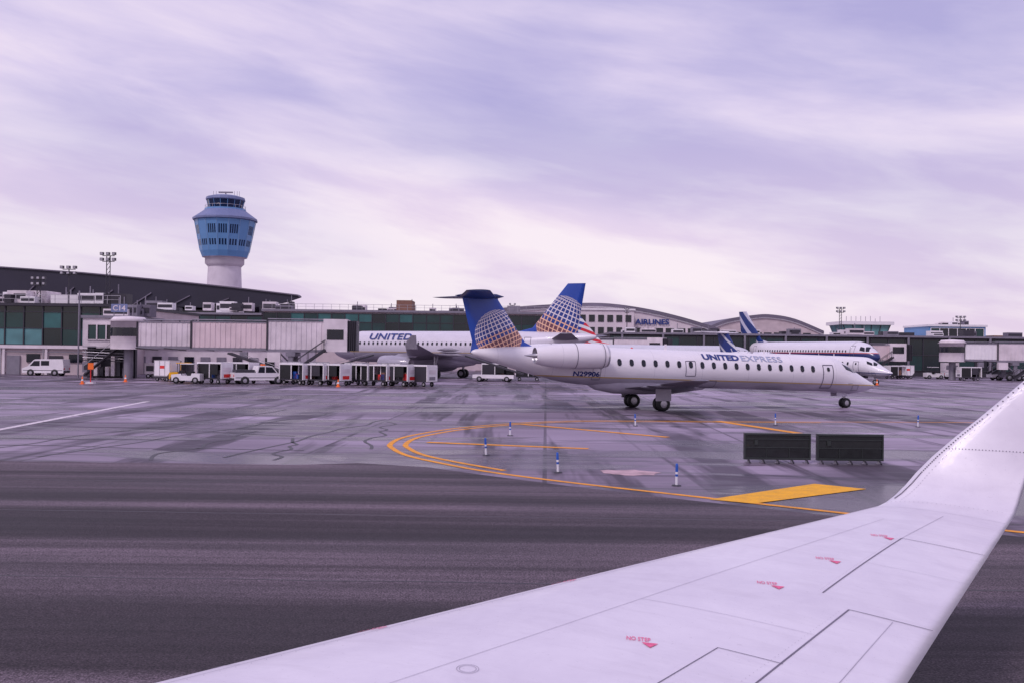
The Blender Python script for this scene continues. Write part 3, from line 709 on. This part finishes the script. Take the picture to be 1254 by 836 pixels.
def mast(x,yy,z0,z1,heads=4,w=1.2,truss=True):
    b=B()
    if truss:
        for dx in (-.22,.22): b.tube((dx,0,0),(dx,0,z1-z0),.06,dgrey,6)
        h=0
        while h<z1-z0-.6: b.obox((-.22,0,h),(.22,0,h+.6),.05,.05,dgrey); h+=.6
    else: b.tube((0,0,0),(0,0,z1-z0),.12,dgrey,8,.07)
    H=z1-z0
    for r in (0,-.7):
        b.obox((-w,0,H+r),(w,0,H+r),.09,.09,dgrey)
        for i in range(heads):
            q=-w+2*w*i/(heads-1); b.box(q-.2,q+.2,-.35,.05,H+r+.08,H+r+.42,dgrey); b.box(q-.15,q+.15,-.37,-.355,H+r+.12,H+r+.38,steel)
    b.finish('floodlight_mast',(x,yy,z0))
mast(-50.2,121.5,8.65,14.7,3,.75); mast(-55.3,122,8.65,13.0,3,.8,False); mast(-59.5,123,8.65,11.7,3,.7)
mast(0,205,0,13.2,2,.5,False); mast(67,200,0,13.0,3,.7); mast(91.5,200,0,11.5,3,.8,False); mast(-22,205,0,13.4,2,.5,False); mast(24,205,0,12.6,2,.4,False)

# ------------------------------------------------------------------ jet bridges
def bridge(name,loc,yaw,segs,rot=True,cab=True):
    b=B()
    for (x0,x1,hw,z0,z1,mt) in segs:
        b.box(x0,x1,-hw,hw,z0,z1,mt)
        b.box(x0-.05,x1+.05,-hw-.06,hw+.06,z1,z1+.12,grey); b.box(x0-.05,x1+.05,-hw-.06,hw+.06,z0-.3,z0-.003,grey)
        xx=x0+.35
        while xx<x1-.2:
            b.box(xx,xx+.12,-hw-.06,-hw-.005,z0+.05,z1-.05,mt); xx+=.55
        b.box(x0,x0+.2,-hw-.09,hw+.09,z0-.1,z1+.2,dgrey)
        b.tube((x0,-hw*.5,z1+.3),(x1,-hw*.5,z1+.3),.08,grey,6)
        for q in range(int((x1-x0)/2)+1): b.box(x0+.4+q*2,x0+.5+q*2,-hw*.5-.1,-hw*.5+.1,z1+.1,z1+.28,dgrey)
    X0=segs[0][0];XE=segs[-1][1];z0=segs[0][3];zE=segs[-1][3]
    if rot:
        b.rev((X0-1.2,0,0),Z,[(1.9,z0-.4),(1.9,segs[0][4]+.1),(2.1,segs[0][4]+.1),(1.6,segs[0][4]+.6),(.01,segs[0][4]+.7)],offwhite,24)
        b.rev((X0-1.2,0,0),Z,[(1.93,z0+1.0),(1.93,z0+1.9)],glassd,24)
        b.tube((X0-1.2,0,0),(X0-1.2,0,z0),.5,grey,14)
    if cab:
        b.box(XE,XE+2.6,-1.9,1.9,zE-.2,segs[-1][4]+.35,offwhite); b.box(XE+.4,XE+2.2,-1.95,-1.905,zE+1.1,zE+2.2,glassd)
        for i in range(5): b.box(XE+2.6+i*.22,XE+2.72+i*.22,-1.7,1.7,zE-.1,segs[-1][4]+.2,dgrey)
    xm=XE-3.5
    for s in (-1,1):
        b.box(xm-.25,xm+.25,s*1.9-.2,s*1.9+.2,.9,zE-.3,grey); b.wheel(xm-.7,s*1.6,.5,.5,.35); b.wheel(xm+.7,s*1.6,.5,.5,.35)
        b.obox((xm-1.8,s*1.9,zE-.4),(xm,s*1.9,1.2),.14,.14,grey)
    b.box(xm-1.1,xm+1.1,-1.2,1.2,.5,.95,grey); b.box(xm-.5,xm+.5,-2.2,2.2,zE-.75,zE-.32,grey)
    # service stair with handrails
    sx0=XE-4.2
    for i in range(15): b.box(sx0+i*.3,sx0+.3+i*.3,-3.0,-2.1,.25+i*.215,.31+i*.215,dgrey)
    for yy in (-3.03,-2.07):
        b.obox((sx0,yy,.2),(sx0+4.5,yy,3.4),.07,.28,dgrey)
        b.obox((sx0,yy,1.25),(sx0+4.5,yy,4.45),.06,.06,dgrey)
        for i in range(6): b.tube((sx0+.1+i*.85,yy,.3+i*.6),(sx0+.1+i*.85,yy,1.35+i*.6),.03,dgrey,5)
    for hx in range(int(X0),int(XE),3): b.tube((hx,-segs[0][2]-.12,z0-.25),(hx+2.4,-segs[0][2]-.12,z0-.45),.05,black,6)
    b.box(XE-6,XE-4.6,-2.0,-1.3,zE-1.4,zE-.33,offwhite); b.box(XE-9,XE-8.2,-1.9,-1.3,zE-1.1,zE-.33,grey)
    b.finish(name,loc,yaw)
bridge('jet_bridge',(-41,108,0),R(4),[(0,5.8,1.35,3.6,6.1,offwhite),(5.8,14,1.5,3.5,6.2,tan),(14,20.2,1.65,3.4,6.4,offwhite)])
bridge('jet_bridge',(67.5,152,0),R(-2),[(2,7,1.3,3.2,5.5,white),(7,13,1.45,3.1,5.6,offwhite)],rot=True)
bridge('jet_bridge',(58,165,0),R(-6),[(-2,2,1.3,3.0,5.2,white),(2,5,1.4,2.9,5.3,tan)])
bridge('jet_bridge',(12,170,0),R(-20),[(0,6,1.3,3.2,5.7,white),(6,12,1.45,3.1,5.8,offwhite)])
b=B()
b.box(-48,-42.6,109.5,119.5,3.5,6.6,offwhite); b.box(-48.2,-42.4,109.3,119.5,6.6,6.9,grey)
facade(b,-47.4,-43.2,109.45,4.2,5.9,1.05,1,[glassd,gl1],offwhite)
for x in (-47.3,-43.3): b.box(x-.35,x+.35,110,110.7,0,3.5,dgrey)
b.box(-47.8,-42.8,111.4,112,0,3.3,dgrey)
b.box(-44.9,-43.1,109.6,109.7,7.3,8.2,towerroof); vs,fs=text_mesh('C14'); b.add([(-44.7+1.4*u,109.58,7.45+.6*v) for u,v in vs],fs,offwhite)
b.tube((-44.6,109.7,6.8),(-44.6,109.7,7.3),.05,grey); b.tube((-43.5,109.7,6.8),(-43.5,109.7,7.3),.05,grey)
roofunits(b,-47,-44,111,116,6.8,8,1.4)
b.tube((-48.3,109.2,0),(-48.3,109.2,9.6),.09,grey,8); b.tube((-42.3,109.2,0),(-42.3,109.2,8.0),.07,grey,8)
for i in range(8): b.box(-47.5+i*.62,-47.1+i*.62,109.9+.05*i,110.9,.2,random.uniform(1,3.0),random.choice([grey,dgrey,offwhite]))
for i in range(6): b.tube((-47.9,109.35,3.45-.3*i),(-42.7,109.35,3.3-.3*i),.05,random.choice([grey,dgrey,steel]),6)
b.obox((-47.5,109.1,.3),(-43.8,109.1,3.4),.8,.12,dgrey); b.obox((-47.5,108.7,1.3),(-43.8,108.7,4.4),.05,.05,steel)
b.finish('gate_house_building')

# ------------------------------------------------------------------ ground vehicles
def cart(loc,yaw=0,bags=True):
    b=B(); L=1.55
    b.box(-L,L,-.75,.75,.45,.58,dgrey)
    for x in (-1.05,1.05):
        for yy in (-.62,.62): b.wheel(x,yy,.22,.22,.14)
    b.box(-L-.02,L+.02,-.80,.80,1.92,2.06,white)
    for s in (-1,1):
        b.box(s*L-.05,s*L+.05,-.78,.78,.5,1.92,white)
        b.box(s*(L+.055)-.004,s*(L+.055)+.004,-.45,.45,.62,.95,redm if random.random()<.5 else grey)
        b.box(s*(L+.055)-.004,s*(L+.055)+.004,-.5,.5,1.2,1.6,offwhite)
    b.box(-.05,.05,-.76,-.70,.58,1.92,white)
    b.box(-L+.08,L-.08,.70,.74,.58,1.92,dgrey)
    k=random.random()
    b.box(-L+.1,-.08,-.765,-.74,.6,1.9,black if k<.5 else dgrey)
    if k>.4: b.box(.12,L-.45,-.765,-.74,.9,1.9,random.choice([dgrey,black]))
    if bags:
        for i in range(7):
            x=random.uniform(-1.3,1.0); b.box(x,x+.45,-.5,-.1,.6,.6+random.uniform(.3,.8),random.choice([redm,bluem,black,brown,grey]))
    b.obox((L,0,.5),(L+.6,0,.35),.06,.06,dgrey)
    b.finish('baggage_cart',loc,yaw)
def container(loc,yaw,mt=white):
    b=B(); b.prism([(-1.0,.5),(.6,.5),(1.0,1.0),(1.0,2.1),(-1.0,2.1)],'y',-.78,.78,mt)
    b.box(-1.0,.6,-.8,-.782,.52,.6,steel); b.box(-1.02,1.02,-.8,.8,2.1,2.15,steel)
    for x in (-.98,-.3,.35,.97): b.box(x-.03,x+.03,-.80,-.782,.6 if x<.6 else 1.0,2.1,steel)
    b.box(-.25,.30,-.795,-.783,1.3,1.6,redm)
    b.box(-1.1,1.0,-.85,.85,.32,.48,dgrey)
    for x in (-.7,.5):
        for s in (-.6,.6): b.wheel(x,s,.2,.2,.14)
    b.finish('baggage_container',loc,yaw)
def car(name,loc,yaw,prof,win,L,hw=.9,mat=white,wr=.36,wx=(-1.4,1.4),extra=None):
    b=B(); b.prism(prof,'y',-hw,hw,mat)
    for s in (-1,1):
        for wn in win:
            v=[(x,s*(hw+.012),z) for x,z in wn]; b.add(v,[tuple(range(len(v)))],glassd)
        for x in wx:
            b.rev((x,s*(hw-.02),wr),(0,1,0),[(.01,s*.03),(wr*1.18,s*.03)],dgrey,20)
            b.wheel(x,s*(hw-.05),wr,wr,.24)
        b.box(-L/2+.1,L/2-.1,s*(hw+.006)-.006,s*(hw+.006)+.006,.62,.68,dgrey)
    b.box(L/2-.02,L/2+.05,-hw*.9,hw*.9,.4,.6,dgrey); b.box(-L/2-.05,-L/2+.02,-hw*.9,hw*.9,.4,.6,dgrey)
    for s in (-.65,.65): b.box(L/2,L/2+.02,s-.12,s+.12,.72,.88,steel); b.box(-L/2-.02,-L/2,s-.1,s+.1,.72,.95,redm)
    if extra: extra(b)
    b.finish(name,loc,yaw)
van=[(-2.4,.35),(2.4,.35),(2.42,.85),(1.75,1.1),(1.1,1.8),(.9,1.92),(-2.3,1.95),(-2.42,1.2)]
vw=[[(.35,1.15),(1.5,1.15),(1.0,1.72),(.35,1.75)],[(-.75,1.2),(.2,1.2),(.2,1.75),(-.75,1.75)]]
pick=[(-2.6,.4),(2.6,.4),(2.62,.9),(1.6,1.08),(1.05,1.75),(-.3,1.78),(-.5,1.12),(-2.6,1.12)]
pw2=[[(.4,1.12),(1.45,1.12),(1.0,1.65),(.4,1.68)],[(-.35,1.12),(.3,1.12),(.3,1.68),(-.22,1.68)]]
car('cargo_van',(-54.6,115,0),R(180),van,vw,4.8)
def beacon(b): b.box(.2,.5,-.3,.3,1.8,1.92,orange); b.box(-2.4,-.6,-.7,.7,1.12,1.4,dgrey)
car('pickup_truck',(-24.6,95.5,0),R(30),pick,pw2,5.2,extra=beacon,wx=(-1.6,1.65))
def tug(loc,yaw=0,body=white):
    b=B(); b.prism([(-1.4,.3),(1.4,.3),(1.45,.85),(.5,.95),(.4,.75),(-.5,.75),(-.6,1.0),(-1.4,.95)],'y',-.7,.7,body)
    for x in (-.95,.95):
        for s in (-1,1): b.wheel(x,s*.65,.32,.32,.22)
    for x in (-.6,.45):
        for s in (-.6,.6): b.tube((x,s,.8),(x,s,1.85),.03,dgrey,6)
    b.box(-.75,.6,-.68,.68,1.85,1.92,body); b.box(-.45,-.05,-.5,.5,.75,1.15,black); b.tube((.2,.2,.8),(.05,.2,1.2),.03,black,6)
    b.finish('baggage_tractor',loc,yaw)
tug((-31.3,95,0),R(175)); tug((-33.2,99.5,0),R(10),yellowm); tug((-22.3,99,0),R(-20))
for (x,yy,yw) in ((-28.9,95.5,-28),(-26.9,97.5,-24),(-20.9,95.3,-32),(-18.9,94.8,-30),(-17.1,94.3,-34),(-14.7,96,-36),(-12.9,95,-30),(-10.9,94.4,-28),(-8.9,94.6,-34)):
    cart((x,yy,0),R(yw+random.choice([0,180])))
for (x,yy,yw) in ((-35.5,101,-20),(-22.6,101,0),(-19.9,101.5,10),(-16,101,-15),(-12.4,101.4,0)):
    container((x,yy,0),R(yw))
b=B(); b.box(-.9,.9,-.7,.7,.35,1.95,yellowm); b.box(-.7,.1,-.73,-.705,.8,1.5,dgrey); b.box(.25,.75,-.73,-.705,.9,1.5,grey)
for x in (-.6,.6):
    for s in (-.6,.6): b.wheel(x,s,.22,.22,.14)
b.obox((.9,0,.4),(1.6,0,.3),.06,.06,black); b.box(-.95,.95,-.75,.75,1.95,2.02,dgrey); b.finish('ground_power_unit',(-36.2,104,0),0,bevel=.03)
for (x,yy,mt) in ((-48.5,114,grey),(-40,110.5,offwhite),(-38,113,dgrey),(-31,109,grey)):
    b=B(); b.box(-1.1,1.1,-.8,.8,.5,1.7,mt); b.box(-.9,.9,-.83,-.805,.8,1.4,dgrey)
    for xx in (-.7,.7):
        for s in (-.7,.7): b.wheel(xx,s,.25,.25,.16)
    b.tube((.5,0,1.7),(.5,0,2.1),.08,dgrey,8); b.finish('air_start_unit',(x,yy,0))
def loader(loc,yaw):
    b=B(); b.prism([(-2.4,.4),(2.4,.4),(2.4,.8),(-2.4,.8)],'y',-.8,.8,white); b.obox((-3.4,0,.9),(3.4,0,2.9),.9,.18,dgrey)
    b.box(-2.2,-1.4,-.75,-.2,.8,1.3,black); b.obox((-3.4,-.5,1.2),(3.4,-.5,3.2),.05,.05,steel)
    for x in (-1.6,1.6):
        for s in (-.75,.75): b.wheel(x,s,.32,.32,.22)
    b.finish('belt_loader',loc,yaw)
loader((-18.3,105.5,0),R(12)); loader((-27.5,106,0),R(165)); loader((-2,113,0),R(170))
def bx(b): b.box(-2.6,-.4,-.95,.95,1.15,2.6,offwhite); b.box(-2.5,-.6,-.97,-.955,1.5,2.2,grey)
car('service_truck',(73,160,0),R(0),pick,pw2,5.2,extra=bx,wx=(-1.6,1.65))
def stairs(loc,yaw):
    b=B(); b.prism([(-3,.45),(3,.45),(3,.9),(2.8,1.7),(1.8,1.8),(1.6,.9),(-3,.9)],'y',-.95,.95,white)
    for i in range(14): b.box(-2.9+i*.32,-2.5+i*.32,-.7,.7,.95+i*.2,1.0+i*.2,grey)
    for s in (-.75,.75):
        b.obox((-2.9,s,1.0),(1.7,s,3.8),.06,.3,dgrey); b.obox((-2.9,s,2.0),(1.7,s,4.8),.05,.05,steel)
        for i in range(5): b.tube((-2.8+i*1.1,s,1.1+i*.67),(-2.8+i*1.1,s,2.1+i*.67),.03,steel,5)
    for x in (-2,2):
        for s in (-.85,.85): b.wheel(x,s,.4,.4,.28)
    b.finish('mobile_passenger_stairs',loc,yaw)
stairs((78,154,0),R(0)); tug((68,158,0)); cart((70,150,0)); cart((64.5,163,0)); cart((61,156,0),R(20)); container((63.2,157,0),0)
cart((2.0,118,0)); cart((-2.0,117,0)); cart((13,120,0)); cart((17,121,0)); tug((24,125,0)); container((7.5,119,0),0)
for (x,yy) in ((-39.4,90),(-38.2,97),(-16,90.5),(30,112),(44,118)):
    b=B(); b.box(-.2,.2,-.2,.2,0,.04,orange); b.rev((0,0,0),Z,[(.15,.04),(.10,.3)],orange,14); b.rev((0,0,0),Z,[(.10,.3),(.075,.45)],white,14); b.rev((0,0,0),Z,[(.075,.45),(.03,.7),(.001,.71)],orange,14)
    b.finish('traffic_cone',(x,yy,0))
b=B(); b.tube((0,0,0),(0,0,1.9),.05,redm,8); b.box(-.25,.25,-.06,.06,1.3,1.9,orange); b.box(-.35,.35,-.35,.35,0,.1,white); b.finish('apron_marker_post',(-39.5,92,0))

# ------------------------------------------------------------------ sky & light
w_=bpy.data.worlds.new('World'); sc.world=w_; w_.use_nodes=True; nt=w_.node_tree; nt.nodes.clear()
out=nn(nt,'ShaderNodeOutputWorld'); SUN_EL,SUN_AZ=R(48),R(215)
sky=nn(nt,'ShaderNodeTexSky',sky_type='NISHITA'); sky.sun_disc=False; sky.sun_elevation=SUN_EL; sky.sun_rotation=SUN_AZ
bg1=nn(nt,'ShaderNodeBackground'); bg1.inputs[1].default_value=.1; nt.links.new(sky.outputs[0],bg1.inputs[0])
tc=nn(nt,'ShaderNodeTexCoord'); sx=nn(nt,'ShaderNodeSeparateXYZ'); nt.links.new(tc.outputs['Generated'],sx.inputs[0])
tilt=mathn(nt,'MULTIPLY_ADD',sx.outputs[0],.9,mathn(nt,'MULTIPLY',sx.outputs[2],6.0))
cmb=nn(nt,'ShaderNodeCombineXYZ'); nt.links.new(mathn(nt,'MULTIPLY',sx.outputs[0],1.7),cmb.inputs[0]); nt.links.new(mathn(nt,'MULTIPLY',sx.outputs[1],1.7),cmb.inputs[1]); nt.links.new(tilt,cmb.inputs[2])
n1=noise(nt,mapping(nt,cmb.outputs[0],(1,1,1),(0,0,0),(4.3,1.2,.25)),1.15,2,.4,.15)
n2=noise(nt,mapping(nt,cmb.outputs[0],(1.1,1.1,1.5),(0,0,0),(9,4,2)),2.3,5,.55,.25)
f=mathn(nt,'ADD',mathn(nt,'MULTIPLY',n1,.70),mathn(nt,'MULTIPLY',n2,.30))
f=mathn(nt,'SUBTRACT',f,mathn(nt,'MULTIPLY',mathn(nt,'MINIMUM',sx.outputs[2],.5),.12))
col=ramp(nt,f,[(.37,(.43,.40,.72)),(.44,(.55,.50,.79)),(.51,(.73,.64,.88)),(.60,(.95,.82,.95))])
hz=ramp(nt,sx.outputs[2],[(0.0,.9),(.12,.62),(.25,.08)])
col=mixc(nt,hz,col,mixc(nt,ramp(nt,n2,[(.38,0.),(.58,1.)]),(.84,.68,.84),(1.0,.89,.93)))
bg2=nn(nt,'ShaderNodeBackground'); bg2.inputs[1].default_value=1.0; nt.links.new(col,bg2.inputs[0])
mx=nn(nt,'ShaderNodeMixShader'); mx.inputs[0].default_value=.95
nt.links.new(bg1.outputs[0],mx.inputs[1]); nt.links.new(bg2.outputs[0],mx.inputs[2]); nt.links.new(mx.outputs[0],out.inputs[0])
sl=bpy.data.lights.new('sun','SUN'); sl.energy=1.4; sl.angle=R(12); sl.color=(1,.89,.93)
so=bpy.data.objects.new('sun',sl); sc.collection.objects.link(so)
d=Vector((math.sin(SUN_AZ)*math.cos(SUN_EL),math.cos(SUN_AZ)*math.cos(SUN_EL),math.sin(SUN_EL)))
so.rotation_euler=d.to_track_quat('Z','Y').to_euler(); so.location=(0,0,50)

cam=bpy.data.cameras.new('camera'); co=bpy.data.objects.new('camera',cam); sc.collection.objects.link(co)
cam.sensor_width=36; cam.lens=1200/1254*36; cam.clip_end=6000; cam.clip_start=.1
co.matrix_world=Matrix.Translation((0,0,3.3)) @ Matrix.Rotation(R(90.67),4,'X') @ Matrix.Rotation(R(.7),4,'Z')
sc.camera=co
sc.view_settings.view_transform='Standard'; sc.view_settings.look='None'; sc.view_settings.exposure=0; sc.view_settings.gamma=1
